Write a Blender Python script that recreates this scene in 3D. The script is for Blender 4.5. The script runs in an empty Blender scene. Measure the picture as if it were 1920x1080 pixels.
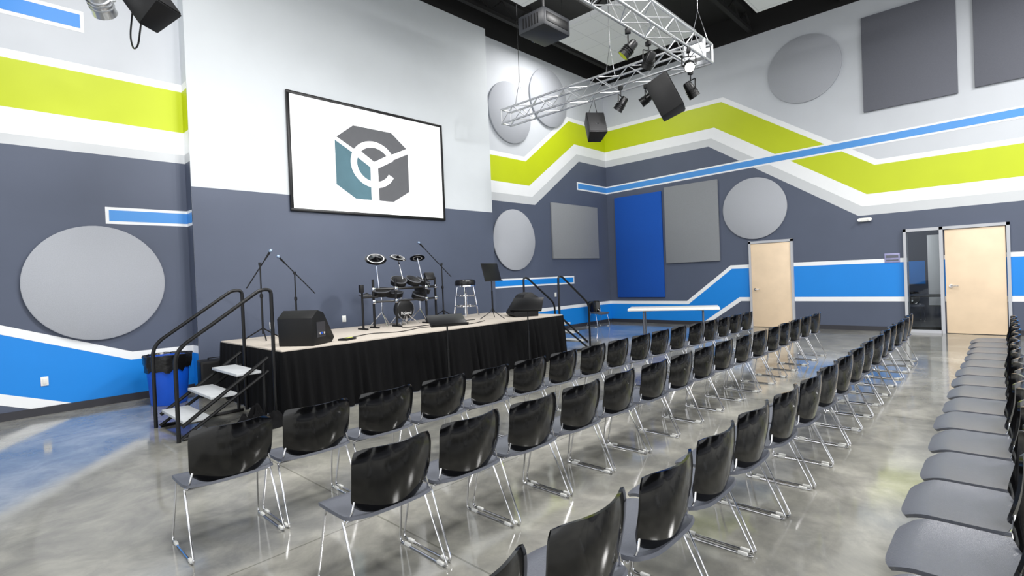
import bpy, bmesh, math, random
from mathutils import Vector, Matrix, Quaternion
random.seed(7)
scene=bpy.context.scene
COL=scene.collection
try:
    scene.view_settings.view_transform='Standard'
    scene.view_settings.look='None'
except Exception: pass
XB,YA,YS=13.82,8.9,8.65
V=Vector
# ------------------------------------------------------------------ materials
def lin(c):
    r=[]
    for v in c:
        v/=255.
        r.append(v/12.92 if v<=.04045 else ((v+.055)/1.055)**2.4)
    return (r[0],r[1],r[2],1)
def mat(name,col,rough=.5,metal=0,noise=.0,nscale=8,bump=0,bscale=60,emit=0,coat=0,spec=None,trans=0,alpha=None):
    m=bpy.data.materials.new(name);m.use_nodes=True;nt=m.node_tree
    b=nt.nodes['Principled BSDF'];c=lin(col)
    b.inputs['Base Color'].default_value=c
    b.inputs['Roughness'].default_value=rough;b.inputs['Metallic'].default_value=metal
    if coat: b.inputs['Coat Weight'].default_value=coat;b.inputs['Coat Roughness'].default_value=.05
    if spec is not None: b.inputs['Specular IOR Level'].default_value=spec
    if trans: b.inputs['Transmission Weight'].default_value=trans
    if emit:
        b.inputs['Emission Color'].default_value=c;b.inputs['Emission Strength'].default_value=emit
    tc=nt.nodes.new('ShaderNodeTexCoord')
    if noise:
        n=nt.nodes.new('ShaderNodeTexNoise');n.inputs['Scale'].default_value=nscale;n.inputs['Detail'].default_value=4
        r=nt.nodes.new('ShaderNodeValToRGB')
        r.color_ramp.elements[0].position=.3;r.color_ramp.elements[1].position=.7
        r.color_ramp.elements[0].color=tuple(x*(1-noise) for x in c[:3])+(1,)
        r.color_ramp.elements[1].color=tuple(min(1,x*(1+noise)) for x in c[:3])+(1,)
        nt.links.new(tc.outputs['Object'],n.inputs['Vector']);nt.links.new(n.outputs['Fac'],r.inputs[0]);nt.links.new(r.outputs[0],b.inputs['Base Color'])
    if bump:
        n=nt.nodes.new('ShaderNodeTexNoise');n.inputs['Scale'].default_value=bscale
        bu=nt.nodes.new('ShaderNodeBump');bu.inputs['Strength'].default_value=bump;bu.inputs['Distance'].default_value=.01
        nt.links.new(tc.outputs['Object'],n.inputs['Vector']);nt.links.new(n.outputs['Fac'],bu.inputs['Height']);nt.links.new(bu.outputs[0],b.inputs['Normal'])
    return m
M={}
M['light']=mat('paint_light_grey',(198,202,208),.6,noise=.02,nscale=2)
M['stagelight']=mat('paint_pale_grey',(205,210,214),.6,noise=.02,nscale=2)
M['dark']=mat('paint_slate',(78,86,105),.5,noise=.03,nscale=2)
M['white']=mat('paint_white',(236,238,240),.5,noise=.01)
M['stripegrey']=mat('paint_stripe_grey',(200,203,206),.5,noise=.01)
M['yellow']=mat('paint_lime',(188,202,0),.5,noise=.02,nscale=2)
M['blue']=mat('paint_blue',(12,130,218),.45,noise=.02,nscale=2)
M['blue2']=mat('paint_sky_blue',(70,144,216),.45,noise=.02,nscale=2)
M['black']=mat('paint_black',(13,12,13),.8,noise=.1)
M['base']=mat('baseboard_rubber',(48,48,54),.5,noise=.05)
M['fab_grey']=mat('fabric_light_grey',(172,175,182),.95,noise=.05,nscale=90,bump=.3,bscale=300)
M['fab_mid']=mat('fabric_mid_grey',(134,137,141),.95,noise=.05,nscale=90,bump=.3,bscale=300)
M['fab_dark']=mat('fabric_charcoal',(104,106,115),.95,noise=.05,nscale=90,bump=.3,bscale=300)
M['fab_blue']=mat('fabric_royal_blue',(4,76,168),.9,noise=.05,nscale=90,bump=.3,bscale=300)
M['maple']=mat('maple_door',(232,208,178),.4,noise=.05,nscale=3)
M['frame']=mat('door_frame_grey',(182,184,190),.4,noise=.01)
M['chrome']=mat('chrome',(225,225,228),.12,1.0,noise=.02)
M['alu']=mat('truss_aluminium',(206,208,211),.3,.85,noise=.03,nscale=20)
M['plast']=mat('black_gloss_plastic',(8,8,9),.10,noise=.05,spec=.6)
M['seatp']=mat('grey_seat_plastic',(86,89,98),.3,noise=.03,nscale=30,bump=.15,bscale=260)
M['glide']=mat('white_glide',(225,225,222),.4,noise=.02)
M['skirt']=mat('black_cloth',(7,7,9),.9,noise=.15,nscale=30,spec=.2)
M['carpet']=mat('stage_top_tan',(190,181,170),.9,noise=.08,nscale=60,bump=.2,bscale=200)
M['blkm']=mat('black_metal',(16,16,18),.35,.3,noise=.05)
M['blkp']=mat('black_matte_plastic',(14,14,16),.5,noise=.08,nscale=40,spec=.35)
M['grille']=mat('speaker_grille',(20,20,22),.6,.3,noise=.3,nscale=220)
M['tread']=mat('step_tread_grey',(190,193,196),.5,noise=.05,nscale=30)
M['binblue']=mat('bin_blue',(12,82,200),.35,noise=.04)
M['bag']=mat('bin_bag',(16,16,18),.22,noise=.1,bump=.8,bscale=14)
M['table']=mat('table_white',(238,238,236),.35,noise=.02)
M['screen']=mat('screen_white',(246,247,248),.7,noise=.005,emit=.22)  # slight emission stands in for projected light on the screen
M['lgrey']=mat('emblem_grey',(86,87,91),.7,noise=.03,emit=.05)
M['lteal']=mat('emblem_teal',(74,108,120),.7,noise=.12,nscale=2,emit=.05)
M['ivory']=mat('ivory_plastic',(232,232,228),.4,noise=.01)
M['lampon']=mat('lamp_lens_lit',(255,252,240),.3,emit=12,noise=.01)
M['lens']=mat('lens_glass',(60,66,78),.08,noise=.05,coat=1)
M['orange']=mat('orange_plastic',(220,80,30),.4,noise=.02)
M['cymw']=mat('drum_pad_rim_white',(205,205,205),.4,noise=.02)
M['micb']=mat('microphone_mesh',(150,170,200),.3,.8,noise=.2,nscale=200)
M['yel2']=mat('yellow_paper',(190,200,70),.7,noise=.02)
M['sign']=mat('sign_lilac',(150,150,190),.4,noise=.08,nscale=20)
M['vinyl']=mat('black_vinyl',(18,17,18),.28,noise=.05)
M['office']=mat('office_wall',(62,68,84),.7,noise=.03)
M['projg']=mat('projector_grey',(36,38,43),.4,noise=.05)
M['tgrey']=mat('table_leg_grey',(110,112,118),.4,.5,noise=.03)
# glass
m=bpy.data.materials.new('clear_glass');m.use_nodes=True;nt=m.node_tree;nt.nodes.clear()
o=nt.nodes.new('ShaderNodeOutputMaterial');t=nt.nodes.new('ShaderNodeBsdfTransparent');g=nt.nodes.new('ShaderNodeBsdfGlossy');mx=nt.nodes.new('ShaderNodeMixShader');fr=nt.nodes.new('ShaderNodeFresnel')
t.inputs[0].default_value=(.85,.88,.9,1);g.inputs['Roughness'].default_value=.02;fr.inputs[0].default_value=1.35
nt.links.new(fr.outputs[0],mx.inputs[0]);nt.links.new(t.outputs[0],mx.inputs[1]);nt.links.new(g.outputs[0],mx.inputs[2]);nt.links.new(mx.outputs[0],o.inputs[0]);M['glass']=m
# concrete floor
m=bpy.data.materials.new('polished_concrete');m.use_nodes=True;nt=m.node_tree;b=nt.nodes['Principled BSDF'];N=nt.nodes.new;L=nt.links.new
tc=N('ShaderNodeTexCoord')
n1=N('ShaderNodeTexNoise');n1.inputs['Scale'].default_value=.8;n1.inputs['Detail'].default_value=10;n1.inputs['Roughness'].default_value=.66;n1.inputs['Distortion'].default_value=.5
n2=N('ShaderNodeTexNoise');n2.inputs['Scale'].default_value=3.0;n2.inputs['Detail'].default_value=10;n2.inputs['Roughness'].default_value=.65;n2.inputs['Distortion'].default_value=.7
r1=N('ShaderNodeValToRGB');e=r1.color_ramp.elements;e[0].position=.32;e[0].color=lin((112,112,109));e[1].position=.70;e[1].color=lin((172,170,162))
e2=r1.color_ramp.elements.new(.5);e2.color=lin((140,139,132))
r2=N('ShaderNodeValToRGB');e=r2.color_ramp.elements;e[0].position=.35;e[0].color=(.68,.68,.70,1);e[1].position=.65;e[1].color=(1.08,1.08,1.06,1)
mu=N('ShaderNodeMix');mu.data_type='RGBA';mu.blend_type='MULTIPLY';mu.inputs[0].default_value=.85
for n in (n1,n2): L(tc.outputs['Object'],n.inputs['Vector'])
L(n1.outputs['Fac'],r1.inputs[0]);L(n2.outputs['Fac'],r2.inputs[0]);L(r1.outputs[0],mu.inputs[6]);L(r2.outputs[0],mu.inputs[7])
br=N('ShaderNodeTexBrick');br.offset=0;br.inputs['Scale'].default_value=1;br.inputs['Mortar Size'].default_value=.006;br.inputs['Brick Width'].default_value=4.4;br.inputs['Row Height'].default_value=4.4
br.inputs['Color1'].default_value=(1,1,1,1);br.inputs['Color2'].default_value=(1,1,1,1);br.inputs['Mortar'].default_value=(.62,.62,.6,1)
mp=N('ShaderNodeMapping');mp.inputs['Location'].default_value=(2.6,1.4,0);L(tc.outputs['Object'],mp.inputs[0]);L(mp.outputs[0],br.inputs['Vector'])
mu2=N('ShaderNodeMix');mu2.data_type='RGBA';mu2.blend_type='MULTIPLY';mu2.inputs[0].default_value=1
L(mu.outputs[2],mu2.inputs[6]);L(br.outputs['Color'],mu2.inputs[7]);L(mu2.outputs[2],b.inputs['Base Color'])
mr=N('ShaderNodeMapRange');mr.inputs[1].default_value=.3;mr.inputs[2].default_value=.7;mr.inputs[3].default_value=.05;mr.inputs[4].default_value=.16
L(n1.outputs['Fac'],mr.inputs[0]);L(mr.outputs[0],b.inputs['Roughness']);b.inputs['Specular IOR Level'].default_value=.95
b.inputs['IOR'].default_value=1.55
M['floor']=m
# ceiling tile
m=bpy.data.materials.new('ceiling_tile');m.use_nodes=True;nt=m.node_tree;b=nt.nodes['Principled BSDF'];N=nt.nodes.new;L=nt.links.new
tc=N('ShaderNodeTexCoord');br=N('ShaderNodeTexBrick');br.offset=0;br.inputs['Scale'].default_value=1;br.inputs['Mortar Size'].default_value=.008;br.inputs['Brick Width'].default_value=.55;br.inputs['Row Height'].default_value=.55
br.inputs['Color1'].default_value=lin((228,230,231));br.inputs['Color2'].default_value=lin((226,228,229));br.inputs['Mortar'].default_value=lin((208,210,212))
L(tc.outputs['Object'],br.inputs['Vector']);L(br.outputs['Color'],b.inputs['Base Color']);b.inputs['Roughness'].default_value=.9
M['tile']=m
# ------------------------------------------------------------------ mesh helpers
def fillet(pts,rad,seg=5):
    pts=[V(p) for p in pts]
    if rad<=0 or len(pts)<3: return pts
    out=[pts[0]]
    for i in range(1,len(pts)-1):
        a,b,c=pts[i-1],pts[i],pts[i+1]
        r=min(rad,(a-b).length*.48,(c-b).length*.48)
        p=b+(a-b).normalized()*r;q=b+(c-b).normalized()*r
        for k in range(seg+1):
            t=k/seg;out.append(p*(1-t)**2+b*2*t*(1-t)+q*t*t)
    out.append(pts[-1]);return out
class G:
    def __init__(s): s.bm=bmesh.new();s.mi=0
    def _tag(s,faces,smooth=False):
        for f in faces: f.material_index=s.mi;f.smooth=smooth
    def box(s,c,size,rot=None,bev=0,mi=None):
        if mi is not None: s.mi=mi
        r=bmesh.ops.create_cube(s.bm,size=1.0);vs=r['verts']
        mt=Matrix.Translation(V(c))@(rot.to_4x4() if rot is not None else Matrix())@Matrix.Diagonal((*size,1))
        bmesh.ops.transform(s.bm,matrix=mt,verts=vs)
        fs=set(f for v in vs for f in v.link_faces);s._tag(fs)
        if bev:
            es=list(set(e for v in vs for e in v.link_edges))
            rr=bmesh.ops.bevel(s.bm,geom=es,offset=bev,segments=2,affect='EDGES',profile=.5)
            s._tag(rr['faces'],True)
        return s
    def tube(s,pts,r,n=8,fil=0,mi=None,r2=None):
        if mi is not None: s.mi=mi
        pts=fillet(pts,fil) if fil else [V(p) for p in pts]
        rings=[];prev=None
        for i,p in enumerate(pts):
            if i==0: d=pts[1]-p
            elif i==len(pts)-1: d=p-pts[-2]
            else: d=(pts[i+1]-p).normalized()+(p-pts[i-1]).normalized()
            if d.length<1e-9: d=V((0,0,1))
            d.normalize()
            if prev is None:
                u=d.orthogonal().normalized()
            else:
                u=prev-d*prev.dot(d)
                u=u.normalized() if u.length>1e-6 else d.orthogonal().normalized()
            prev=u;w=d.cross(u)
            rr=r if r2 is None else r+(r2-r)*i/(len(pts)-1)
            rings.append([s.bm.verts.new(p+(u*math.cos(2*math.pi*k/n)+w*math.sin(2*math.pi*k/n))*rr) for k in range(n)])
        for a,b in zip(rings,rings[1:]):
            for k in range(n):
                f=s.bm.faces.new((a[k],a[(k+1)%n],b[(k+1)%n],b[k]));f.material_index=s.mi;f.smooth=True
        f=s.bm.faces.new(rings[0][::-1]);f.material_index=s.mi
        f=s.bm.faces.new(rings[-1]);f.material_index=s.mi
        return s
    def cyl(s,p0,p1,r,n=24,r2=None,mi=None): return s.tube([p0,p1],r,n,0,mi,r2)
    def lathe(s,prof,c=(0,0,0),n=28,rot=None,mi=None):
        if mi is not None: s.mi=mi
        rings=[]
        for (r,z) in prof:
            ring=[]
            for k in range(n):
                a=2*math.pi*k/n;p=V((r*math.cos(a),r*math.sin(a),z))
                if rot is not None: p=rot@p
                ring.append(s.bm.verts.new(p+V(c)))
            rings.append(ring)
        for a,b in zip(rings,rings[1:]):
            for k in range(n):
                f=s.bm.faces.new((a[k],a[(k+1)%n],b[(k+1)%n],b[k]));f.material_index=s.mi;f.smooth=True
        for rg in (rings[0][::-1],rings[-1]):
            f=s.bm.faces.new(rg);f.material_index=s.mi
        return s
    def prism(s,pts,vec,mi=None,bev=0):
        if mi is not None: s.mi=mi
        a=[s.bm.verts.new(V(p)) for p in pts];b=[s.bm.verts.new(V(p)+V(vec)) for p in pts]
        n=len(pts);fs=[s.bm.faces.new(a[::-1]),s.bm.faces.new(b)]
        for k in range(n): fs.append(s.bm.faces.new((a[k],a[(k+1)%n],b[(k+1)%n],b[k])))
        s._tag(fs)
        if bev:
            es=list(set(e for f in fs for e in f.edges))
            rr=bmesh.ops.bevel(s.bm,geom=es,offset=bev,segments=2,affect='EDGES',profile=.5);s._tag(rr['faces'],True)
        return s
    def face(s,pts,mi=None,smooth=False):
        if mi is not None: s.mi=mi
        f=s.bm.faces.new([s.bm.verts.new(V(p)) for p in pts]);f.material_index=s.mi;f.smooth=smooth;return f
    def grid(s,fn,nu,nv,mi=None,skip=None):
        if mi is not None: s.mi=mi
        vs=[[s.bm.verts.new(V(fn(i/nu,j/nv))) for j in range(nv+1)] for i in range(nu+1)]
        for i in range(nu):
            for j in range(nv):
                if skip and skip(i,j): continue
                f=s.bm.faces.new((vs[i][j],vs[i+1][j],vs[i+1][j+1],vs[i][j+1]));f.material_index=s.mi;f.smooth=True
        return s
    def mesh(s,name,mats,recalc=True,sharp=True):
        if recalc: bmesh.ops.recalc_face_normals(s.bm,faces=s.bm.faces[:])
        me=bpy.data.meshes.new(name);s.bm.to_mesh(me);s.bm.free()
        for m in (mats if isinstance(mats,(list,tuple)) else [mats]): me.materials.append(M[m])
        if sharp:
            try: me.set_sharp_from_angle(angle=math.radians(40))
            except Exception: pass
        return me
def link(name,me,loc=(0,0,0)):
    o=bpy.data.objects.new(name,me);COL.objects.link(o);o.location=loc;return o
def struct(name,me,loc=(0,0,0)):
    o=link(name,me,loc);o['kind']='structure';return o
def thing(name,label,cat,loc=(0,0,0),rz=0,group=None):
    o=bpy.data.objects.new(name,None);COL.objects.link(o);o.location=loc;o.rotation_euler=(0,0,rz);o.empty_display_size=.1
    o['label']=label;o['category']=cat
    if group:o['group']=group
    return o
def single(name,label,cat,me,loc=(0,0,0),rz=0,group=None):
    o=link(name,me,loc);o.rotation_euler=(0,0,rz);o['label']=label;o['category']=cat
    if group:o['group']=group
    return o
def part(par,name,g,mats,label=None,loc=(0,0,0),rot=None):
    me=g if isinstance(g,bpy.types.Mesh) else g.mesh(name,mats)
    o=link(name,me,loc)
    if rot is not None:o.rotation_euler=rot
    o.parent=par
    if label:o['label']=label
    return o
def clone(src,loc,rz,label=None):
    n=src.copy();COL.objects.link(n);n.location=loc;n.rotation_euler=(0,0,rz)
    if label:n['label']=label
    def rec(a,b):
        for c in a.children:
            k=c.copy();COL.objects.link(k);k.parent=b;rec(c,k)
    rec(src,n);return n
RX=lambda a:Matrix.Rotation(math.radians(a),3,'X')
RY=lambda a:Matrix.Rotation(math.radians(a),3,'Y')
RZ=lambda a:Matrix.Rotation(math.radians(a),3,'Z')
# ------------------------------------------------------------------ room
g=G();g.box((4.5,0.5,-.05),(21,19,.1));struct('floor',g.mesh('floor','floor'))
H=7.9;TOPZ=7.29
WM=['light','dark','white','stripegrey','yellow','blue','blue2','black','stagelight']
wi={k:i for i,k in enumerate(WM)}
def strip(g,tf,top,bot,mi,layer):
    g.mi=wi[mi]
    for i in range(len(top)-1):
        g.face([tf(*bot[i],layer),tf(*bot[i+1],layer),tf(*top[i+1],layer),tf(*top[i],layer)])
def rectp(g,tf,a0,a1,z0,z1,mi,layer): strip(g,tf,[(a0,z1),(a1,z1)],[(a0,z0),(a1,z0)],mi,layer)
e=.0025
# wall along the stage side
tA=lambda x,z,l:(x,YA-e*l,z)
g=G();g.box((3.9,YA+.1,H/2),(20.14,.2,H),mi=0)
XL=-6.1
rectp(g,tA,XL,XB,TOPZ,H,'black',1)
rectp(g,tA,XL,2.4,0,3.40,'dark',1);rectp(g,tA,XL,2.4,3.40,3.53,'stripegrey',1);rectp(g,tA,XL,2.4,3.53,3.86,'white',1)
rectp(g,tA,XL,2.4,3.86,4.47,'yellow',1);rectp(g,tA,XL,2.4,4.47,4.58,'white',1)
rectp(g,tA,XL,1.26,5.01,5.29,'white',1);rectp(g,tA,XL,1.22,5.06,5.24,'blue',2)
rectp(g,tA,1.39,2.4,2.46,2.69,'white',2);rectp(g,tA,1.43,2.4,2.50,2.65,'blue2',3)
sl=-.38
strip(g,tA,[(XL,1.17+sl*(XL-.31)),(1.62,.68),(2.4,.68)],[(XL,1.06+sl*(XL-.31)),(1.60,.57),(2.4,.57)],'white',2)
strip(g,tA,[(XL,1.06+sl*(XL-.31)),(.28,1.07),(1.05,.78),(1.60,.57),(2.4,.57)],[(XL,.34-.36*(XL-.28)),(.28,.34),(1.05,.06),(1.6,.06),(2.4,.06)],'blue',2)
strip(g,tA,[(XL,.34-.36*(XL-.28)),(.28,.34),(1.05,.06)],[(XL,.2-.36*(XL-.28)),(.28,.2),(.66,.06)],'white',2)
c0=[(8.4,4.58),(10.05,4.58),(11.93,5.97),(XB,5.97)];c1=[(8.4,4.47),(10.1,4.47),(12.0,5.86),(XB,5.86)]
c2=[(8.4,3.85),(10.2,3.85),(12.22,5.24),(XB,5.24)];c3=[(8.4,3.57),(10.3,3.57),(12.32,4.97),(XB,4.97)];c4=[(8.4,3.37),(10.4,3.37),(12.42,4.77),(XB,4.77)]
c5=[(8.4,0),(10.4,0),(12.42,0),(XB,0)]
for a,b,k in ((c0,c1,'white'),(c1,c2,'yellow'),(c2,c3,'white'),(c3,c4,'stripegrey'),(c4,c5,'dark')): strip(g,tA,a,b,k,1)
rectp(g,tA,12.28,XB,3.94,4.17,'white',2);rectp(g,tA,12.33,XB,3.98,4.13,'blue2',3)
rectp(g,tA,8.4,11.98,1.25,1.47,'white',2);rectp(g,tA,8.4,11.94,1.29,1.43,'blue',3)
rectp(g,tA,8.4,XB,.06,.65,'white',2);rectp(g,tA,8.4,XB,.06,.56,'blue',3)
struct('wall_back',g.mesh('wall_back',WM,recalc=False))
# protruding stage wall
g=G();g.box(((2.375+8.57)/2,(YS+YA)/2,H/2),(8.57-2.375,YA-YS,H),mi=wi['stagelight'])
tS=lambda x,z,l:(x,YS-e*l,z)
rectp(g,tS,2.375,8.57,0,3.03,'dark',1);rectp(g,tS,2.375,8.57,TOPZ,H,'black',1)
tL=lambda y,z,l:(2.375-e*l,y,z)
y0,y1=YA,YS
for z0,z1,k in ((0,3.4,'dark'),(3.4,3.53,'stripegrey'),(3.53,3.86,'white'),(3.86,4.47,'yellow'),(4.47,4.58,'white'),(TOPZ,H,'black')): rectp(g,tL,y0,y1,z0,z1,k,1)
rectp(g,tL,y0,y1,2.46,2.69,'white',2);rectp(g,tL,y0,y1,2.5,2.65,'blue2',3)
rectp(g,tL,y0,y1,.06,.68,'white',2);rectp(g,tL,y0,y1,.06,.57,'blue',3)
tR=lambda y,z,l:(8.57+e*l,y,z)
rectp(g,tR,y1,y0,0,3.37,'dark',1)
struct('wall_stage',g.mesh('wall_stage',WM,recalc=False))
# door wall
tB=lambda y,z,l:(XB-e*l,y,z)
g=G();YR=-9.
def bwall(y0,y1,z0,z1): g.box((XB+.1,(y0+y1)/2,(z0+z1)/2),(.2,abs(y1-y0),z1-z0),mi=0)
bwall(1.5,9.1,0,H);bwall(YR,.96,0,H);bwall(.96,1.5,2.12,H)
rectp(g,tB,YA,YR,TOPZ,H,'black',1)
c0=[(YA,5.97),(5.24,5.97),(1.97,3.75),(YR,3.75)];c1=[(YA,5.86),(5.29,5.86),(2.02,3.64),(YR,3.64)]
c2=[(YA,5.24),(5.5,5.24),(2.18,3.02),(YR,3.02)];c3=[(YA,4.97),(5.59,4.97),(2.27,2.76),(YR,2.76)];c4=[(YA,4.77),(5.67,4.77),(2.35,2.56),(YR,2.56)]
c5=[(YA,2.15),(5.67,2.15),(2.35,2.15),(YR,2.15)]
for a,b,k in ((c0,c1,'white'),(c1,c2,'yellow'),(c2,c3,'white'),(c3,c4,'stripegrey'),(c4,c5,'dark')): strip(g,tB,a,b,k,1)
rectp(g,tB,YA,1.5,0,2.15,'dark',1);rectp(g,tB,.96,YR,0,2.15,'dark',1)
sz=lambda y:.0185*(8.9-y)
strip(g,tB,[(YA,4.17),(YR,4.17+sz(YR))],[(YA,3.94),(YR,3.94+sz(YR))],'white',2)
strip(g,tB,[(YA,4.13),(YR,4.13+sz(YR))],[(YA,3.98),(YR,3.98+sz(YR))],'blue2',3)
wt=[(YA,.65),(6.42,.65),(5.2,1.58),(1.5,1.58)];bt=[(YA,.56),(6.38,.56),(5.17,1.49),(1.5,1.49)]
bb=[(YA,.06),(6.0,.06),(5.0,.75),(1.5,.75)];wb=[(YA,.06),(5.82,.06),(4.96,.65),(1.5,.65)]
strip(g,tB,wt,bt,'white',2);strip(g,tB,bt,bb,'blue',2);strip(g,tB,bb,wb,'white',2)
rectp(g,tB,.9,YR,.65,1.6,'white',2);rectp(g,tB,.9,YR,.76,1.51,'blue',3)
struct('wall_right',g.mesh('wall_right',WM,recalc=False))
g=G();g.box((4.5,.5,H+.05),(21,19,.1));struct('ceiling',g.mesh('ceiling','black'))
k=1
for y in (-1.5,.5,2.5,4.5,6.5,8.2):
    g=G();g.box((4.5,y,7.84),(18.6,.12,.1));g.box((4.5,y,7.42),(18.6,.1,.08))
    x=-4.5
    while x<13.4:
        g.tube([(x,y,7.44),(x+.4,y,7.8),(x+.8,y,7.44)],.02,6);x+=.8
    struct('trim_%d'%k,g.mesh('joist','black'));k+=1
def bbd(name,boxes):
    g=G()
    for c,s in boxes: g.box(c,s)
    struct(name,g.mesh(name,'base'))
bbd('baseboard_back',[((-1.86,YA-.012,.05),(8.45,.015,.1)),((11.19,YA-.012,.05),(5.2,.015,.1))])
bbd('baseboard_stage',[((5.47,YS-.012,.05),(6.19,.015,.1))])
bbd('baseboard_right',[((XB-.012,6.8,.05),(.015,4.15,.1)),((XB-.012,2.63,.05),(.015,2.1,.1)),((XB-.012,-4.6,.05),(.015,8.8,.1))])
# doors
def handle(par,y,z,dirn):
    g=G();g.cyl((XB-.05,y,z),(XB-.075,y,z),.032,20);g.tube([(XB-.07,y,z),(XB-.12,y,z),(XB-.12,y+dirn*.12,z)],.01,8,fil=.02)
    part(par,'handle',g,'chrome','brushed metal lever handle')
g=G();g.box((XB-.03,4.205,1.05),(.04,.92,2.08),bev=.003);d1=struct('door_1',g.mesh('door_leaf','maple'))
g=G()
for yy in (4.69,3.72): g.box((XB-.035,yy,1.085),(.07,.05,2.17))
g.box((XB-.035,4.205,2.13),(.07,1.02,.06));part(d1,'door_frame',g,'frame')
handle(d1,4.58,.95,-1)
g=G();g.box((XB-.03,.43,1.06),(.04,.9,2.1),bev=.003);d2=struct('door_2',g.mesh('door_leaf','maple'))
g=G()
for yy,w in ((1.53,.05),(.935,.06),(-.06,.05)): g.box((XB-.04,yy,1.09),(.08,w,2.18))
g.box((XB-.04,.735,2.15),(.08,1.64,.06));g.box((XB-.04,1.23,.03),(.08,.55,.06));part(d2,'door_frame',g,'frame')
handle(d2,.8,.97,-1)
g=G();g.box((XB-.03,1.235,1.09),(.01,.54,2.06));part(d2,'glass_pane',g,'glass','clear glass sidelight')
# adjoining room seen through the sidelight
g=G();g.box((15.6,2.3,-.05),(3.1,5.2,.1));struct('floor_side_room',g.mesh('f','floor'))
g=G();g.box((17.2,2.3,1.4),(.1,5.2,2.8),mi=0);g.box((15.6,4.95,1.4),(3.1,.1,2.8));g.box((15.6,-.35,1.4),(3.1,.1,2.8));g.box((17.148,3.2,1.2),(.004,3.4,.6),mi=1);struct('wall_side_room',g.mesh('w',['office','blue']))
g=G();g.box((15.6,2.3,2.85),(3.1,5.2,.1));struct('ceiling_side_room',g.mesh('c','light'))
g=G();g.box((17.12,1.32,1.25),(.03,.24,1.8),bev=.005);single('whiteboard','tall white board on the wall of the side room','whiteboard',g.mesh('wb','table'))
t=thing('side_table','dark table in the room behind the glass','table',(15.6,1.35,0))
g=G();g.box((0,0,.68),(.8,1.4,.03),bev=.005);part(t,'table_top',g,'blkp')
for a,b in ((.3,.6),(-.3,.6),(.3,-.6),(-.3,-.6)):
    g=G();g.cyl((a,b,0),(a,b,.67),.02,10);part(t,'leg',g,'chrome')
# ------------------------------------------------------------------ acoustic panels
def disc(x,z,r,lab):
    g=G();g.lathe([(r-.01,0),(r,.012),(r,.045),(r-.012,.055)],n=72,rot=RX(90));return single('acoustic_panel',lab,'acoustic panel',g.mesh('disc','fab_grey'),(x,YA-.006,z),group='fabric acoustic panels')
disc(1.27,1.655,.765,'large round pale grey fabric acoustic panel on slate wall')
disc(9.55,5.6,.76,'round grey fabric panel beside the protruding stage wall')
disc(11.1,6.3,.78,'round grey fabric panel high near the room corner')
disc(9.53,2.43,.76,'round pale fabric panel on the slate recess wall')
def discB(y,z,r,lab):
    g=G();g.lathe([(r-.01,0),(r,.012),(r,.045),(r-.012,.055)],n=72,rot=RY(-90));return single('acoustic_panel',lab,'acoustic panel',g.mesh('disc','fab_grey'),(XB-.003,y,z),group='fabric acoustic panels')
discB(3.34,6.12,.78,'round pale grey fabric panel high on the door wall')
discB(4.56,2.99,.77,'round pale grey fabric panel above the single door')
def rp(c,s,m,lab):
    g=G();g.box((0,0,0),s,bev=.008);single('acoustic_panel',lab,'acoustic panel',g.mesh('panel',m),c,group='fabric acoustic panels')
rp((12.11,YA-.0335,2.72),(2.18,.055,1.52),'fab_mid','square mid-grey fabric panel on the recess wall')
rp((XB-.0335,6.21,2.79),(.055,1.52,2.15),'fab_mid','square mid-grey fabric panel beside the blue one')
rp((XB-.0335,7.83,2.27),(.055,1.54,3.02),'fab_blue','tall royal blue fabric panel near the corner')
rp((XB-.0335,1.39,5.84),(.055,1.58,2.06),'fab_dark','large charcoal square fabric panel high on the wall')
rp((XB-.0335,-.45,5.86),(.055,1.6,2.02),'fab_dark','charcoal fabric panel next to its twin')
# ------------------------------------------------------------------ projection screen
sc=thing('projection_screen','white fixed screen with black frame and hexagonal emblem','projection screen',(5.47,YS-.03,3.77))
W,Hh=3.3,2.02
g=G()
for s in (-1,1):
    g.box((0,-.0,s*(Hh/2-.025)),(W,.05,.05),bev=.006);g.box((s*(W/2-.025),0,0),(.05,.05,Hh-.08),bev=.006)
part(sc,'screen_frame',g,'blkm')
g=G();g.box((0,.0,0),(W-.08,.02,Hh-.08));part(sc,'screen_surface',g,'screen')
LX,LZ,hw,hh=-.03,-.04,.78,.67
def lp(x,y,l=0): return (LX+x*hw,-.0125-l*.002,LZ+y*hh)
g=G()
g.prism([lp(*p) for p in [(-.97,.60),(-.52,1.0),(.52,1.0),(1.0,.58),(.0,-.02)]],(0,-.001,0),mi=0)
g.prism([lp(*p) for p in [(-1.0,.52),(-.06,-.06),(-.06,-1.0),(-.52,-1.0),(-1.0,-.66)]],(0,-.001,0),mi=1)
g.prism([lp(*p) for p in [(1.0,.50),(1.0,-.66),(.52,-1.0),(.08,-1.0),(.08,-.06)]],(0,-.001,0),mi=0)
n=48;a0,a1=math.radians(28),math.radians(332)
ro,ri=.64,.47
for i in range(n):
    t0=a0+(a1-a0)*i/n;t1=a0+(a1-a0)*(i+1)/n
    g.face([lp(ro*math.cos(t0)*.97,ro*math.sin(t0)*1.02,1.5),lp(ro*math.cos(t1)*.97,ro*math.sin(t1)*1.02,1.5),lp(ri*math.cos(t1)*.97,ri*math.sin(t1)*1.02,1.5),lp(ri*math.cos(t0)*.97,ri*math.sin(t0)*1.02,1.5)],mi=2)
def bar(x0,y0,x1,y1,w):
    d=V((x1-x0,y1-y0));d.normalize();nn=V((-d.y,d.x))*w/2
    g.face([lp(x0+nn.x,y0+nn.y,2),lp(x1+nn.x,y1+nn.y,2),lp(x1-nn.x,y1-nn.y,2),lp(x0-nn.x,y0-nn.y,2)],mi=2)
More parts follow.
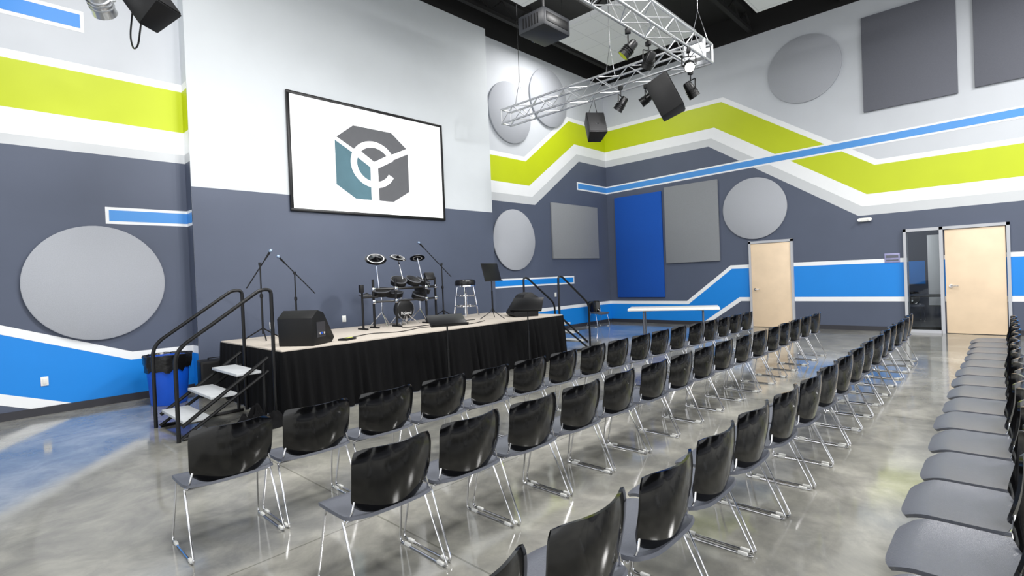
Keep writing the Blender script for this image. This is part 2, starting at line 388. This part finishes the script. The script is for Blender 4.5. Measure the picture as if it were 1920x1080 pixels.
bar(0,0,1.06,.58,.15);bar(-.3,.17,-1.06,.61,.10);bar(0,.08,0,-1.02,.21);bar(.02,-.05,-.40,.24,.20);bar(-.02,-.05,.5,.27,.20)
part(sc,'emblem',g,['lgrey','lteal','screen'],'dark grey and teal hexagonal emblem with white lines')
# ------------------------------------------------------------------ stage
SX0,SX1,SY0,SY1,SZ=2.47,7.64,5.97,7.98,.78
st=thing('stage','low platform with tan top and black pleated skirt','stage',((SX0+SX1)/2,(SY0+SY1)/2,0))
ox,oy=(SX0+SX1)/2,(SY0+SY1)/2;hx,hy=(SX1-SX0)/2,(SY1-SY0)/2
g=G();g.box((0,0,SZ-.03),(2*hx,2*hy,.06),bev=.004);part(st,'platform_top',g,'carpet')
g=G();g.box((0,0,SZ-.11),(2*hx-.02,2*hy-.02,.09));part(st,'platform_frame',g,'blkm')
path=[V((-hx-.005,hy)),V((-hx-.005,-hy-.01)),V((hx+.005,-hy-.01)),V((hx+.005,hy))]
g=G();pts=[]
for si,(a,b) in enumerate(zip(path,path[1:])):
    L_=(b-a).length;n=int(L_/.014);d=(b-a).normalized();nn=V((d.y,-d.x))
    for i in range(n):
        pts.append((a+d*(L_*i/n),nn,L_*i/n,1.0 if si==1 else .3))
cols=[]
for i,(p,nn,s_,am0) in enumerate(pts):
    ph=2*math.pi*s_/.15+2.1*math.sin(s_*2.3)+1.3*math.sin(s_*5.9)+.6*math.sin(s_*13)
    w=math.sin(ph);w=math.copysign(abs(w)**.8,w)*(1+.35*math.sin(s_*9.1))
    col=[]
    for z,am in ((SZ-.015,.003),(SZ-.06,.012),(.6,.024),(.4,.034),(.2,.042),(.012,.050)):
        w2=w+.25*math.sin(s_*31+z*3)
        off=.004+am0*(am*(w2+1.4)*.75+(SZ-z)*.05+.012*(SZ-z)*math.sin(s_*7+z*4))
        q=p+nn*off;col.append(g.bm.verts.new((q.x,q.y,z)))
    cols.append(col)
for a,b in zip(cols,cols[1:]):
    for k in range(5):
        f=g.bm.faces.new((a[k],b[k],b[k+1],a[k+1]));f.smooth=True
part(st,'skirt',g.mesh('skirt','skirt',sharp=False),None)
for a in (-1,0,1):
    for b in (-1,1):
        g=G();g.cyl((a*(hx-.15),b*(hy-.15),0),(a*(hx-.15),b*(hy-.15),SZ-.15),.025,10);part(st,'leg',g,'blkm')
# stairs
def stairs(sgn,x0,lab,yc=6.42):
    t=thing('stage_stairs',lab,'stairs',(x0,yc,0),0 if sgn>0 else math.pi)
    for i,z in enumerate((.195,.39,.585)):
        g=G();g.box((.18+.26*i,0,z-.015),(.26,.80,.03),bev=.005);part(t,'tread',g,'tread')
    for s in (-1,1):
        g=G();y=s*.41
        g.tube([(.04,y,.14),(.9,y,.72)],.02,8);g.tube([(.03,y,.02),(.9,y,.57)],.018,8);g.tube([(.04,y,.018),(.9,y,.018)],.018,8)
        g.tube([(.85,y,.0),(.85,y,.68)],.018,8)
        part(t,'stringer',g,'blkm')
        g=G();y=s*.44
        g.tube([(.0,y,0),(.0,y,.91),(.84,y,1.48),(.955,y,1.48),(.955,y,.0)],.02,10,fil=.13)
        part(t,'handrail',g,'blkm','black tube handrail')
stairs(1,1.43,'grey-tread portable steps with black tube handrails, blue bin side')
stairs(-1,8.68,'portable steps with black handrails near the folding table',6.55)
# ------------------------------------------------------------------ chair
def chair_proto():
    t=thing('stacking_chair','black plastic stacking chair with chrome sled legs','chair',group='rows of black stacking chairs')
    g=G()
    def seat(u,v):
        a=2*u-1;b=2*v-1
        x=a*.247*(1-.14*abs(b)**5);y=.04+b*.215*(1-.10*abs(a)**5)
        z=.402-.014*(1-a*a)*(1-b*b)+.006*a*a
        if b>.5: z-=.14*(b-.5)**2
        if b<-.7: z+=.12*(-.7-b)**2
        return (x,y,z)
    g.grid(seat,20,18)
    bmesh.ops.recalc_face_normals(g.bm,faces=g.bm.faces[:])
    bmesh.ops.solidify(g.bm,geom=g.bm.faces[:],thickness=.016)
    for f in g.bm.faces:f.smooth=True
    part(t,'seat',g,'seatp','dark grey seat shell')
    g=G()
    def back(u,v):
        a=2*u-1;b=2*v-1
        x=a*(.224+.010*v)*(1-(.09 if b>0 else .15)*abs(b)**5)
        z=.57+b*.155*(1-(.09 if b>0 else .16)*abs(a)**6)+.008*a*a*b
        if b<0: z-=.016*(1-a*a)*b*b
        y=-.165-.05*v+.06*a*a-.014*(1-b*b)
        return (x,y,z)
    g.grid(back,32,28)
    bmesh.ops.recalc_face_normals(g.bm,faces=g.bm.faces[:])
    bmesh.ops.solidify(g.bm,geom=g.bm.faces[:],thickness=.013)
    for f in g.bm.faces:f.smooth=True
    part(t,'backrest',g,'plast','glossy black curved backrest')
    r=.0058
    for s in (-1,1):
        g=G()
        g.tube([(s*.207,-.125,.475),(s*.222,-.125,.42),(s*.228,-.09,.377),(s*.228,.13,.377),(s*.247,.205,r),(s*.247,-.235,r),(s*.236,-.06,.372)],r,8,fil=.035)
        part(t,'sled_leg',g,'chrome','bent chrome rod leg')
        for y in (.13,-.17):
            g=G();g.box((s*.247,y,.009),(.016,.05,.018),bev=.003);part(t,'glide',g,'glide','white plastic floor glide')
    g=G();g.tube([(-.228,.10,.372),(.228,.10,.372)],r,8);part(t,'crossbar',g,'chrome')
    g=G();g.tube([(-.228,-.08,.372),(.228,-.08,.372)],r,8);part(t,'crossbar',g,'chrome')
    return t
proto=chair_proto()
rows=[(1.07,.531,17,3.27),(1.45,.537,16,2.18),(.90,.541,17,.98),(2.02,.53,15,-.10)]
first=True
for (x0,p,n,y) in rows:
    for i in range(n):
        lx=x0+p*i;ly=y+.215+random.uniform(-.015,.015);rz=math.radians(random.uniform(-1,1))
        if first: proto.location=(lx,ly,0);proto.rotation_euler=(0,0,rz);first=False
        else: clone(proto,(lx,ly,0),rz)
clone(proto,(12.45,8.45,0),math.radians(170),'single black chair with chrome legs against the wall')
clone(proto,(16.45,1.75,0),math.radians(110),'black chair beside the table in the side room')
# ------------------------------------------------------------------ folding table
t=thing('folding_table','white plastic folding table with grey metal legs','table',(10.8,5.35,0),math.atan2(-1.75,.8))
g=G();g.box((0,0,.675),(1.9,.76,.055),bev=.015);part(t,'table_top',g,'table')
for s in (-1,1):
    g=G();g.tube([(s*.62,-.27,0),(s*.62,-.27,.62),(s*.62,.27,.62),(s*.62,.27,0)],.016,8,fil=.03);g.tube([(s*.62,-.27,.12),(s*.62,.27,.12)],.01,8);g.tube([(s*.62,0,.62),(s*.2,0,.645)],.011,8)
    part(t,'leg',g,'tgrey')
# ------------------------------------------------------------------ bin
t=thing('trash_bin','blue plastic bin with a black bag liner','trash can',(1.88,8.22,0))
g=G();g.lathe([(.2,0),(.21,.02),(.255,.6),(.27,.61),(.27,.64),(.25,.64)],n=32);part(t,'bin_body',g,'binblue')
g=G();random.seed(5)
n=40;rings=[]
for (r,z,j) in ((.262,.46,.01),(.278,.55,.012),(.285,.64,.008),(.285,.66,.012),(.25,.665,.01),(.22,.6,.01)):
    ring=[]
    for k in range(n):
        a=2*math.pi*k/n;rr=r+random.uniform(-j,j);zz=z+(random.uniform(-.03,.03) if z<.5 else random.uniform(-.006,.006));ring.append(g.bm.verts.new((rr*math.cos(a),rr*math.sin(a),zz)))
    rings.append(ring)
for a,b in zip(rings,rings[1:]):
    for k in range(n): g.bm.faces.new((a[k],a[(k+1)%n],b[(k+1)%n],b[k])).smooth=True
g.bm.faces.new(rings[-1])
part(t,'bin_liner',g,'bag')
g=G();g.box((0,0,.25),(.4,.34,.5),bev=.015);g.box((0,-.173,.25),(.34,.004,.44),mi=1);g.tube([(-.08,0,.5),(-.08,0,.53),(.08,0,.53),(.08,0,.5)],.01,6,mi=0)
single('floor_speaker','black boxy speaker standing behind the steps','speaker',g.mesh('sp',['blkp','grille']),(2.46,8.25,0),math.radians(-8))
# wall outlets etc.
def outlet(loc,lab):
    g=G();g.box((0,0,0),(.075,.012,.115),bev=.003)
    g2=G();g2.box((0,-.008,0),(.034,.006,.07),bev=.002)
    o=thing('wall_outlet',lab,'outlet',loc,group='wall outlets');part(o,'cover_plate',g,'ivory');part(o,'socket',g2,'glide')
outlet((.69,YA-.011,.425),'white outlet on the blue painted band')
outlet((3.44,YS-.008,.88),'white outlet on the slate wall above the stage')
outlet((4.71,YS-.008,.88),'white outlet on the slate wall near the drums')
outlet((11.1,YA-.011,.98),'white outlet on the recess wall')
t=thing('emergency_light','white twin-head emergency light above the door','emergency light',(XB-.003,2.22,2.46))
g=G();g.box((-.035,0,0),(.07,.22,.08),bev=.012);part(t,'housing',g,'ivory')
for s in (-1,1):
    g=G();g.lathe([(.025,0),(.036,.045),(.036,.055),(.03,.055)],c=(-.05,s*.10,-.01),rot=RY(-80));part(t,'lamp_head',g,'ivory')
g=G();g.box((0,0,0),(.015,.27,.2),bev=.004);g.box((-.009,0,.03),(.004,.22,.06),mi=1);g.box((-.009,0,-.05),(.004,.22,.03),mi=1);single('wall_sign','small lilac room sign beside the glass sidelight','sign',g.mesh('s',['sign','fab_dark']),(XB-.012,1.76,1.59))
# ------------------------------------------------------------------ monitors (wedges)
def wedge(loc,rz,s,lab):
    t=thing('floor_monitor',lab,'speaker',loc,rz,group='stage monitors')
    prof=[(0,-.24,0),(0,.2,0),(0,.27,.06),(0,.02,.42),(0,-.12,.46),(0,-.26,.36)]
    prof=[(-.25*s,y*s,z*s) for _,y,z in prof]
    g=G();g.prism(prof,(.5*s,0,0),bev=.008);part(t,'cabinet',g,'blkp')
    a=V((0,.27*s,.06*s));b=V((0,.02*s,.42*s));d=(b-a);nn=V((0,d.z,-d.y)).normalized()
    g=G();p0=a+d*.06+nn*.004;p1=a+d*.94+nn*.004
    g.prism([(-.23*s,p0.y,p0.z),(.23*s,p0.y,p0.z),(.23*s,p1.y,p1.z),(-.23*s,p1.y,p1.z)],nn*.008,bev=.002);part(t,'grille',g,'grille')
    g=G();g.box((.252*s,-.06*s,.2*s),(.006,.2*s,.2*s));part(t,'connector_plate',g,'base')
    for i in range(3):
        g=G();g.cyl((.253*s,(-.11+.05*i)*s,.15*s),(.27*s,(-.11+.05*i)*s,.15*s),.016*s,12);part(t,'connector',g,'binblue' if i==1 else 'chrome')
wedge((2.93,6.32,SZ),math.radians(-58),.93,'black wedge monitor at the stage corner with blue connector')
wedge((7.12,6.5,SZ),math.radians(60),.95,'black wedge monitor by the stage end handrail')
# ------------------------------------------------------------------ music stands
def mstand(loc,rz,hgt,tilt,lab,low=False):
    t=thing('music_stand',lab,'music stand',loc,rz,group='black music stands')
    g=G();g.cyl((0,0,.12),(0,0,hgt-.05),.011,10);g.cyl((0,0,.12),(0,0,hgt*.6),.016,10);part(t,'pole',g,'blkm')
    for k in range(3):
        a=2*math.pi*k/3+.5;g=G();g.tube([(0,0,.2),(.05*math.cos(a),.05*math.sin(a),.12),(.25*math.cos(a),.25*math.sin(a),.0075)],.0075,8);part(t,'leg',g,'blkm')
    g=G();R_=RX(tilt);g.box((0,0,hgt),(.50,.008,.33),rot=R_,bev=.003)
    sh=R_@V((0,-.02,-.165));g.box(V((0,0,hgt))+sh,(.50,.04,.006),rot=R_,bev=.002)
    part(t,'desk',g,'blkm')
    if low:
        g=G();g.cyl((0,0,.30),(0,0,.325),.015,12);part(t,'clutch',g,'orange','orange plastic clutch')
mstand((6.5,6.65,SZ),math.radians(10),.83,-15,'black music stand with upright desk on the stage')
mstand((4.42,5.4,0),math.radians(-25),.97,-66,'black music stand with flat desk before the stage',True)
mstand((6.2,5.55,0),math.radians(-60),1.06,-52,'black music stand tilted in front of the stage',True)
# ------------------------------------------------------------------ microphone stands
def mic(loc,rz,hgt,boom,lab,micon=True):
    t=thing('microphone_stand',lab,'microphone stand',loc,rz,group='microphone stands')
    g=G();g.cyl((0,0,.08),(0,0,hgt),.010,8);g.cyl((0,0,.08),(0,0,hgt*.55),.014,8);g.lathe([(.012,0),(.022,.01),(.022,.05),(.012,.06)],c=(0,0,hgt*.55),n=12);part(t,'pole',g,'blkm')
    for k in range(3):
        a=2*math.pi*k/3;g=G();g.tube([(0,0,.16),(.26*math.cos(a),.26*math.sin(a),.01)],.009,8);part(t,'leg',g,'blkm')
    a,b=V(boom[0]),V(boom[1])
    g=G();g.tube([a,b],.008,8);g.lathe([(.02,-.02),(.02,.02)],c=(0,0,hgt),n=12);part(t,'boom',g,'blkm')
    if micon:
        d=(b-a).normalized();q=V((0,0,1)).rotation_difference(d).to_matrix()
        g=G();g.lathe([(.010,-.02),(.015,.10),(.018,.11)],c=b,rot=q,n=14,mi=0);g.lathe([(.018,.11),(.024,.125),(.024,.14),(.016,.155),(.004,.16)],c=b,rot=q,n=14,mi=1);part(t,'microphone',g,['blkm','micb'])
mic((2.86,7.5,SZ),.3,1.05,((-.15,.1,.72),(.06,-.04,1.12)),'black tripod microphone stand near the wall',True)
mic((3.42,7.68,SZ),.2,.92,((.34,0,.60),(-.16,0,1.07)),'black microphone boom stand by the wall',True)
mic((6.15,7.6,SZ),0,1.02,((.2,-.02,.78),(-.38,.02,1.32)),'boom microphone stand beside the electronic drums')
# ------------------------------------------------------------------ stool
t=thing('bar_stool','chrome bar stool with round black cushion','stool',(6.8,7.7,SZ))
g=G();g.lathe([(.17,.60),(.20,.61),(.207,.66),(.19,.705),(.13,.72)],n=32);part(t,'seat_cushion',g,'vinyl')
g=G();g.lathe([(.192,.575),(.198,.58),(.198,.602),(.192,.606)],n=32);part(t,'seat_ring',g,'chrome')
for k in range(4):
    a=math.pi/4+k*math.pi/2;g=G();g.tube([(.15*math.cos(a),.15*math.sin(a),.59),(.24*math.cos(a),.24*math.sin(a),.012)],.016,8);part(t,'leg',g,'chrome')
for z,r in ((.2,.215),(.4,.185)):
    g=G();g.tube([(r*math.cos(2*math.pi*k/32),r*math.sin(2*math.pi*k/32),z) for k in range(33)],.012,6);part(t,'foot_ring',g,'chrome')
# ------------------------------------------------------------------ drum kit
t=thing('electronic_drum_kit','black electronic drum kit on a tube rack','drum kit',(5.12,7.4,SZ))
def pad(x,y,z,r,tx,ty=0,name='drum_pad',dp=.09):
    g=G();R_=RX(tx)@RY(ty);g.lathe([(r*.75,-dp),(r*.97,-dp+.01),(r,-.01)],c=(x,y,z),rot=R_,n=28,mi=0);g.lathe([(r,-.01),(r*1.05,-.004),(r*1.03,.008),(r*.97,.008)],c=(x,y,z),rot=R_,n=28,mi=1);g.lathe([(r*.96,.006),(r*.9,.012)],c=(x,y,z),rot=R_,n=28,mi=0)
    part(t,name,g,['blkp','tgrey'])
def cym(x,y,z,r,tx,ty=0):
    g=G();R_=RX(tx)@RY(ty);c=(x,y,z)
    g.lathe([(r,0),(r,.004),(r*.9,.012),(r*.3,.03),(r*.12,.045),(.01,.05)],c=c,rot=R_,n=32,mi=0)
    g.lathe([(r*.62,-.0015),(r*.62,-.001)],c=c,rot=R_,n=32,mi=1)
    g.lathe([(r*.50,-.003),(r*.50,-.002)],c=c,rot=R_,n=32,mi=0)
    g.lathe([(r*.80,.0185),(r*.80,.020)],c=c,rot=R_,n=32,mi=1)
    g.lathe([(r*.70,.020),(r*.70,.0225)],c=c,rot=R_,n=32,mi=0)
    part(t,'cymbal',g,['plast','cymw'])
def rod(pts,r=.014,m='blkm',name='rack_tube',fil=0):
    g=G();g.tube(pts,r,8,fil=fil);part(t,name,g,m)
rod([(-.62,-.1,.62),(-.3,-.25,.62),(.3,-.25,.62),(.62,-.1,.62)],.02,'blkm',fil=.1)
rod([(-.62,-.1,.42),(-.3,-.25,.42),(.3,-.25,.42),(.62,-.1,.42)],.016,'blkm',fil=.1)
for x,y in ((-.62,-.1),(.62,-.1),(-.3,-.25),(.3,-.25)):
    rod([(x,y,.025),(x,y,.78)],.02);rod([(x,y-.13,.014),(x,y+.13,.014)],.013)
    for z in (.62,.42):
        g=G();g.box((x,y,z),(.055,.055,.06),bev=.006);part(t,'clamp',g,'chrome')
cym(-.52,-.05,1.10,.17,32,-14);rod([(-.5,-.08,.62),(-.52,-.05,1.10)],.009,'chrome')
cym(-.1,-.05,1.12,.14,24,0);rod([(-.1,-.22,.62),(-.1,-.05,1.12)],.009,'chrome')
cym(.34,.0,1.12,.13,-20,10);rod([(.38,-.1,.62),(.34,0,1.12)],.009,'chrome')
cym(-.62,.1,.52,.13,6,0)
pad(-.17,-.16,.76,.13,28,-6);pad(.12,-.16,.76,.13,28,6);pad(.40,-.06,.74,.13,22,16);pad(-.38,.02,.60,.14,14,-8);pad(-.08,.14,.56,.16,10,0);pad(.52,.12,.60,.14,10,14);pad(.26,-.12,.5,.12,24,6)
for x in (-.17,.12,.40): rod([(x,-.22,.62),(x,-.14,.70)],.012,'chrome')
pad(-.02,-.10,.26,.17,90,0,'kick_pad',.12);rod([(-.02,-.1,.0),(-.02,-.1,.15)],.02,'chrome');rod([(-.2,-.2,.012),(-.02,-.1,.2),(.18,-.2,.012)],.011,'chrome')
fc=bpy.data.curves.new('lettering','FONT');fc.body='Roland';fc.size=.075;fc.align_x='CENTER';fc.align_y='CENTER';fc.extrude=.001
fo=bpy.data.objects.new('lettering',fc);COL.objects.link(fo);bpy.context.view_layer.update()
fm=bpy.data.meshes.new_from_object(fo.evaluated_get(bpy.context.evaluated_depsgraph_get()));bpy.data.objects.remove(fo);fm.materials.clear();fm.materials.append(M['cymw'])
part(t,'lettering',fm,None,'white maker name on the kick pad',(-.02,-.116,.20),(math.radians(90),0,0))
g=G();g.box((.60,.02,.80),(.2,.05,.14),rot=RX(-30),bev=.01);part(t,'sound_module',g,'blkp')
g=G();g.box((-.02,.16,.025),(.1,.26,.03),bev=.005);part(t,'kick_pedal',g,'chrome')
rod([(-.85,-.15,.0),(-.85,-.15,.62)],.018);rod([(-.85,-.15,.5),(-.55,-.12,.5)],.014);rod([(-.85,-.28,.014),(-.85,0,.014)],.013)
g=G();g.box((-.86,-.15,.64),(.06,.06,.12),bev=.006);part(t,'clamp',g,'blkp')
for (x,y) in ((-.35,.1),(.5,.2),(0,.05)):
    rod([(x,y,.5),(x,y,.2)],.011,'chrome')
    for k in range(3):
        a=k*2.09+.4;rod([(x,y,.24),(x+.2*math.cos(a),y+.2*math.sin(a),.012)],.008,'chrome','stand_leg')
# small things on the stage
g=G();g.box((0,0,.012),(.2,.14,.024),bev=.003,mi=0);g.box((.03,.0,.026),(.12,.05,.004),mi=1);single('notebook','dark notebook with a yellow-green strip on the stage edge','notebook',g.mesh('nb',['blkp','yel2']),(3.42,6.22,SZ),.4)
def cable(pts,r,lab,fil=.1,m='blkp'):
    g=G();g.tube(pts,r,6,fil=fil);single('cable',lab,'cable',g.mesh('cable',m))
zc=SZ+.007
cable([(3.6,6.4,zc),(4.0,6.6,zc),(4.3,6.3,zc),(4.9,6.6,zc),(5.6,6.2,zc),(6.1,6.45,zc)],.006,'black cable snaking across the stage floor',.25)
cable([(4.7,6.85,zc),(4.9,6.8,zc),(5.4,6.75,zc),(5.9,6.9,zc),(6.2,6.8,zc)],.006,'black cable lying by the drum kit',.2)
# draped cloth heap by stairs
g=G()
def heap(u,v):
    a=2*math.pi*u;rr=v
    hgt=.20*(1-v**2.2)*(1+.3*math.sin(a*3+v*3)+.18*math.sin(a*7+v*8)+.10*math.sin(a*13-v*11))
    return (rr*.34*math.cos(a)*(1+.1*math.sin(a*5)),rr*.13*math.sin(a)*(1+.1*math.sin(a*4)),max(.004,hgt*(.75+.25*math.cos(v*9))))
g.grid(heap,72,20);single('cloth_heap','crumpled black skirt cloth heaped by the steps','cloth',g.mesh('heap','skirt',sharp=False),(2.1,5.79,0))
# ------------------------------------------------------------------ truss
def truss(loc,rz,L_,lab,s=.26):
    t=thing('lighting_truss',lab,'truss',loc,rz,group='aluminium box truss')
    h=s/2
    for a in (-h,h):
        for b in (-h,h):
            g=G();g.cyl((0,a,b),(L_,a,b),.017,12);part(t,'chord',g,'alu')
    g=G();n=round(L_/.30);st_=L_/n
    for i in range(n):
        x0=i*st_;x1=x0+st_;u,v=(x0,x1) if i%2==0 else (x1,x0)
        for a in (-h,h):
            g.tube([(u,a,-h),(v,a,h)],.007,6);g.tube([(u,-h,a),(v,h,a)],.007,6)
    for x in (.02,L_-.02):
        for a in (-h,h): g.tube([(x,a,-h),(x,a,h)],.013,6);g.tube([(x,-h,a),(x,h,a)],.013,6)
    part(t,'lacing',g,'alu')
    return t
TZ=4.6
truss((7.4,3.273,TZ),math.pi/2,3.72,'silver box truss running toward the stage wall')
truss((7.247,3.12,TZ),math.pi,6.2,'silver box truss running across the seating')
g=G();h=.13
for a in (-h,h):
    for b in (-h,h):
        g.cyl((a,b,-h),(a,b,h),.02,10);g.cyl((a,-h,b),(a,h,b),.02,10);g.cyl((-h,a,b),(h,a,b),.02,10)
for a in (-h,h): g.box((a,0,0),(.006,.2,.2))
single('truss_corner','silver truss corner block joining two trusses','truss',g.mesh('tc','alu'),(7.4,3.12,TZ))
for (x,y) in ((7.4,6.6),(7.4,4.6),(7.4,3.12),(5.2,3.12),(2.5,3.12)):
    t=thing('hanging_chain','thin steel chain holding the truss','chain',(x,y,TZ),group='truss suspension chains')
    g=G();g.tube([(0,0,.62),(0,0,3.3)],.006,6);g.tube([(-.13,0,.152),(0,0,.62),(.13,0,.152)],.006,6) if y!=3.12 else g.tube([(0,-.13,.152),(0,0,.62),(0,.13,.152)],.006,6)
    part(t,'cable_sling',g,'chrome')
# speakers hanging
def hspk(loc,rz,tilt,w,h_,d,lab,pole,cab=None):
    t=thing('hanging_speaker',lab,'speaker',loc,rz,group='hanging speakers')
    R_=RX(tilt)
    prof=[(-w/2,-d/2,0),(w/2,-d/2,0),(w/2*.7,d/2,0),(-w/2*.7,d/2,0)]
    g=G();g.prism([R_@V((x,y,-h_/2)) for x,y,_ in prof],R_@V((0,0,h_)),bev=.012);part(t,'cabinet',g,'blkp')
    g=G();g.box(R_@V((0,-d/2-.006,0)),(w*.92,.01,h_*.94),rot=R_,bev=.003);part(t,'grille',g,'grille')
    g=G();g.box(R_@V((0,-d/2-.013,-h_*.1)),(.05,.004,.02),rot=R_);part(t,'badge',g,'chrome')
    g=G();g.tube([R_@V((-w*.3,0,h_/2-.005)),V((0,0,pole)),R_@V((w*.3,0,h_/2-.005))],.008,6);part(t,'hanging_bracket',g,'blkm')
    if cab:
        g=G();g.tube(cab,.010,6,fil=.12);part(t,'cable',g,'blkp','looping black speaker cable')
    return t
hspk((7.3,3.62,4.09),math.radians(20),-24,.40,.56,.34,'large black speaker tilted down under the truss',.35)
hspk((7.4,4.95,3.96),math.radians(-38),-24,.32,.40,.28,'small black speaker hanging lower on the truss',.49)
hspk((1.52,6.9,4.78),math.radians(35),-35,.36,.6,.34,'black speaker hanging near the protruding wall corner',3.1,[(-.05,.1,-.1),(.1,.3,-.36),(.3,.45,-.40),(.42,.5,-.3),(.4,.4,.1),(.2,.1,.9),(0,0,3.0)])
# par cans
def par(loc,rz,tilt,lab,on=False,s=1.0,drop=.3,m='blkm'):
    t=thing('stage_light',lab,'stage light',loc,rz,group='stage lights')
    R_=RX(tilt)
    g=G();g.lathe([(.05*s,.16*s),(.07*s,.14*s),(.085*s,.0),(.095*s,-.10*s),(.10*s,-.13*s),(.088*s,-.13*s)],rot=R_,n=24)
    for k in range(3): g.lathe([(.09*s,.02*s-k*.035*s),(.10*s,.018*s-k*.035*s),(.10*s,.008*s-k*.035*s),(.09*s,.006*s-k*.035*s)],rot=R_,n=24)
    part(t,'lamp_housing',g,m)
    g=G();g.lathe([(.086*s,-.132*s),(.086*s,-.126*s)],rot=R_,n=24);part(t,'lens',g,'lampon' if on else 'lens')
    g=G();g.tube([(-.10*s,0,0),(-.125*s,0,0),(-.125*s,0,.17*s),(.125*s,0,.17*s),(.125*s,0,0),(.10*s,0,0)],.009,6,fil=.02);g.cyl((0,0,.17*s),(0,0,drop),.009,8);part(t,'yoke',g,m)
    g=G();g.box((0,0,drop+.02),(.05,.07,.06),bev=.008);part(t,'clamp',g,'blkp')
LAB='black stage light clamped under the truss'
CB=4.6-.13-.017
def parz(x,y,dz,rz,tilt,lab,**k): par((x,y,CB-.05-dz),math.radians(rz),tilt,lab,drop=dz,**k)
parz(5.65,3.25,.20,-150,-45,LAB,s=.75)
parz(6.15,3.25,.20,160,-40,LAB,s=.75)
parz(6.75,2.99,.18,-60,-55,'lit stage light shining from the truss',on=True,s=.7)
parz(7.53,3.32,.24,60,-35,'black stage light at the truss corner',s=.85)
parz(7.27,4.35,.24,190,-40,LAB,s=.8)
parz(7.53,4.05,.18,200,-60,LAB,s=.75)
par((1.13,7.0,4.66),math.radians(150),-60,'silver stage light with cables beside the speaker',drop=3.2,m='alu',s=1.2)
# projector
t=thing('projector','dark grey ceiling projector on a pole','projector',(5.6,4.5,4.90),math.radians(0))
g=G();g.box((0,0,0),(.56,.46,.24),bev=.02);part(t,'projector_body',g,'projg')
g=G();g.cyl((.12,.23,0),(.12,.31,0),.07,24);part(t,'lens',g,'lens')
for i in range(6):
    g=G();g.box((-.283,-.12+.05*i,0),(.006,.02,.14));part(t,'vent',g,'blkm')
g=G();g.box((0,-.234,0),(.46,.006,.12),bev=.002);part(t,'connector_plate',g,'blkm')
g=G();g.cyl((0,0,.12),(0,0,2.95),.022,12);g.box((0,0,.15),(.25,.25,.03));part(t,'ceiling_pole',g,'blkm')
# ceiling clouds
def cloud(x0,x1,y0,y1,z):
    t=thing('ceiling_cloud','white suspended acoustic ceiling tile panel','ceiling panel',((x0+x1)/2,(y0+y1)/2,z),group='suspended ceiling clouds')
    g=G();g.box((0,0,.05),(x1-x0,y1-y0,.1));part(t,'tile_grid',g,'tile')
    for a in (-1,1):
        for b in (-1,1):
            g=G();g.cyl((a*(x1-x0)*.4,b*(y1-y0)*.4,.1),(a*(x1-x0)*.4,b*(y1-y0)*.4,H-z),.005,6);part(t,'hanging_wire',g,'chrome')
cloud(8.75,11.15,4.75,6.95,6.6)
cloud(5.1,7.5,4.3,6.5,6.6)
cloud(8.75,11.15,1.2,3.5,6.6)
# ------------------------------------------------------------------ lights
def area(loc,size,e_,col=(1,1,1),rot=(0,0,0),sy=None):
    l=bpy.data.lights.new('area','AREA');l.energy=e_;l.color=col;l.size=size
    if sy:l.shape='RECTANGLE';l.size_y=sy
    o=bpy.data.objects.new('ceiling_lamp',l);COL.objects.link(o);o.location=loc;o.rotation_euler=rot
for (x,y) in ((1.5,5.0),(4.5,2.0),(8.2,1.0),(1.5,-1.5),(6.0,-3.0),(10.5,-2.5)):
    area((x,y,6.9),1.2,290,(1,.99,.97))
area((10.3,7.4,7.2),1.2,130,(1,.99,.97))
def spot(loc,tgt,e_,ang=70,r=.08):
    l=bpy.data.lights.new('spot','SPOT');l.energy=e_;l.spot_size=math.radians(ang);l.spot_blend=.6;l.shadow_soft_size=r
    o=bpy.data.objects.new('spot_lamp',l);COL.objects.link(o);o.location=loc
    o.rotation_euler=(V(tgt)-V(loc)).to_track_quat('-Z','Y').to_euler()
spot((5.0,3.4,4.3),(4.2,8.6,2.4),220);spot((6.7,3.4,4.3),(6.8,8.6,2.4),220)
l=bpy.data.lights.new('p','POINT');l.energy=70;l.shadow_soft_size=.3;o=bpy.data.objects.new('side_room_lamp',l);COL.objects.link(o);o.location=(15.4,2.6,2.5)
w=bpy.data.worlds.new('w');scene.world=w;w.use_nodes=True;bg=w.node_tree.nodes['Background'];bg.inputs[0].default_value=(.96,.98,1,1);bg.inputs[1].default_value=1.65
# ------------------------------------------------------------------ camera
yaw,pi_,r=math.radians(46.585),math.radians(-.623),math.radians(-2.314)
F=V((math.sin(yaw)*math.cos(pi_),math.cos(yaw)*math.cos(pi_),math.sin(pi_)))
R=V((math.cos(yaw),-math.sin(yaw),0));U=R.cross(F)
R2=R*math.cos(r)+U*math.sin(r);U2=-R*math.sin(r)+U*math.cos(r)
cd=bpy.data.cameras.new('camera');co=bpy.data.objects.new('camera',cd);COL.objects.link(co)
co.matrix_world=Matrix(((R2.x,U2.x,-F.x,0),(R2.y,U2.y,-F.y,0),(R2.z,U2.z,-F.z,1.509),(0,0,0,1)))
cd.sensor_width=36;cd.lens=977.323/1920*36;cd.shift_y=-10/1920;cd.clip_start=.05
scene.camera=co
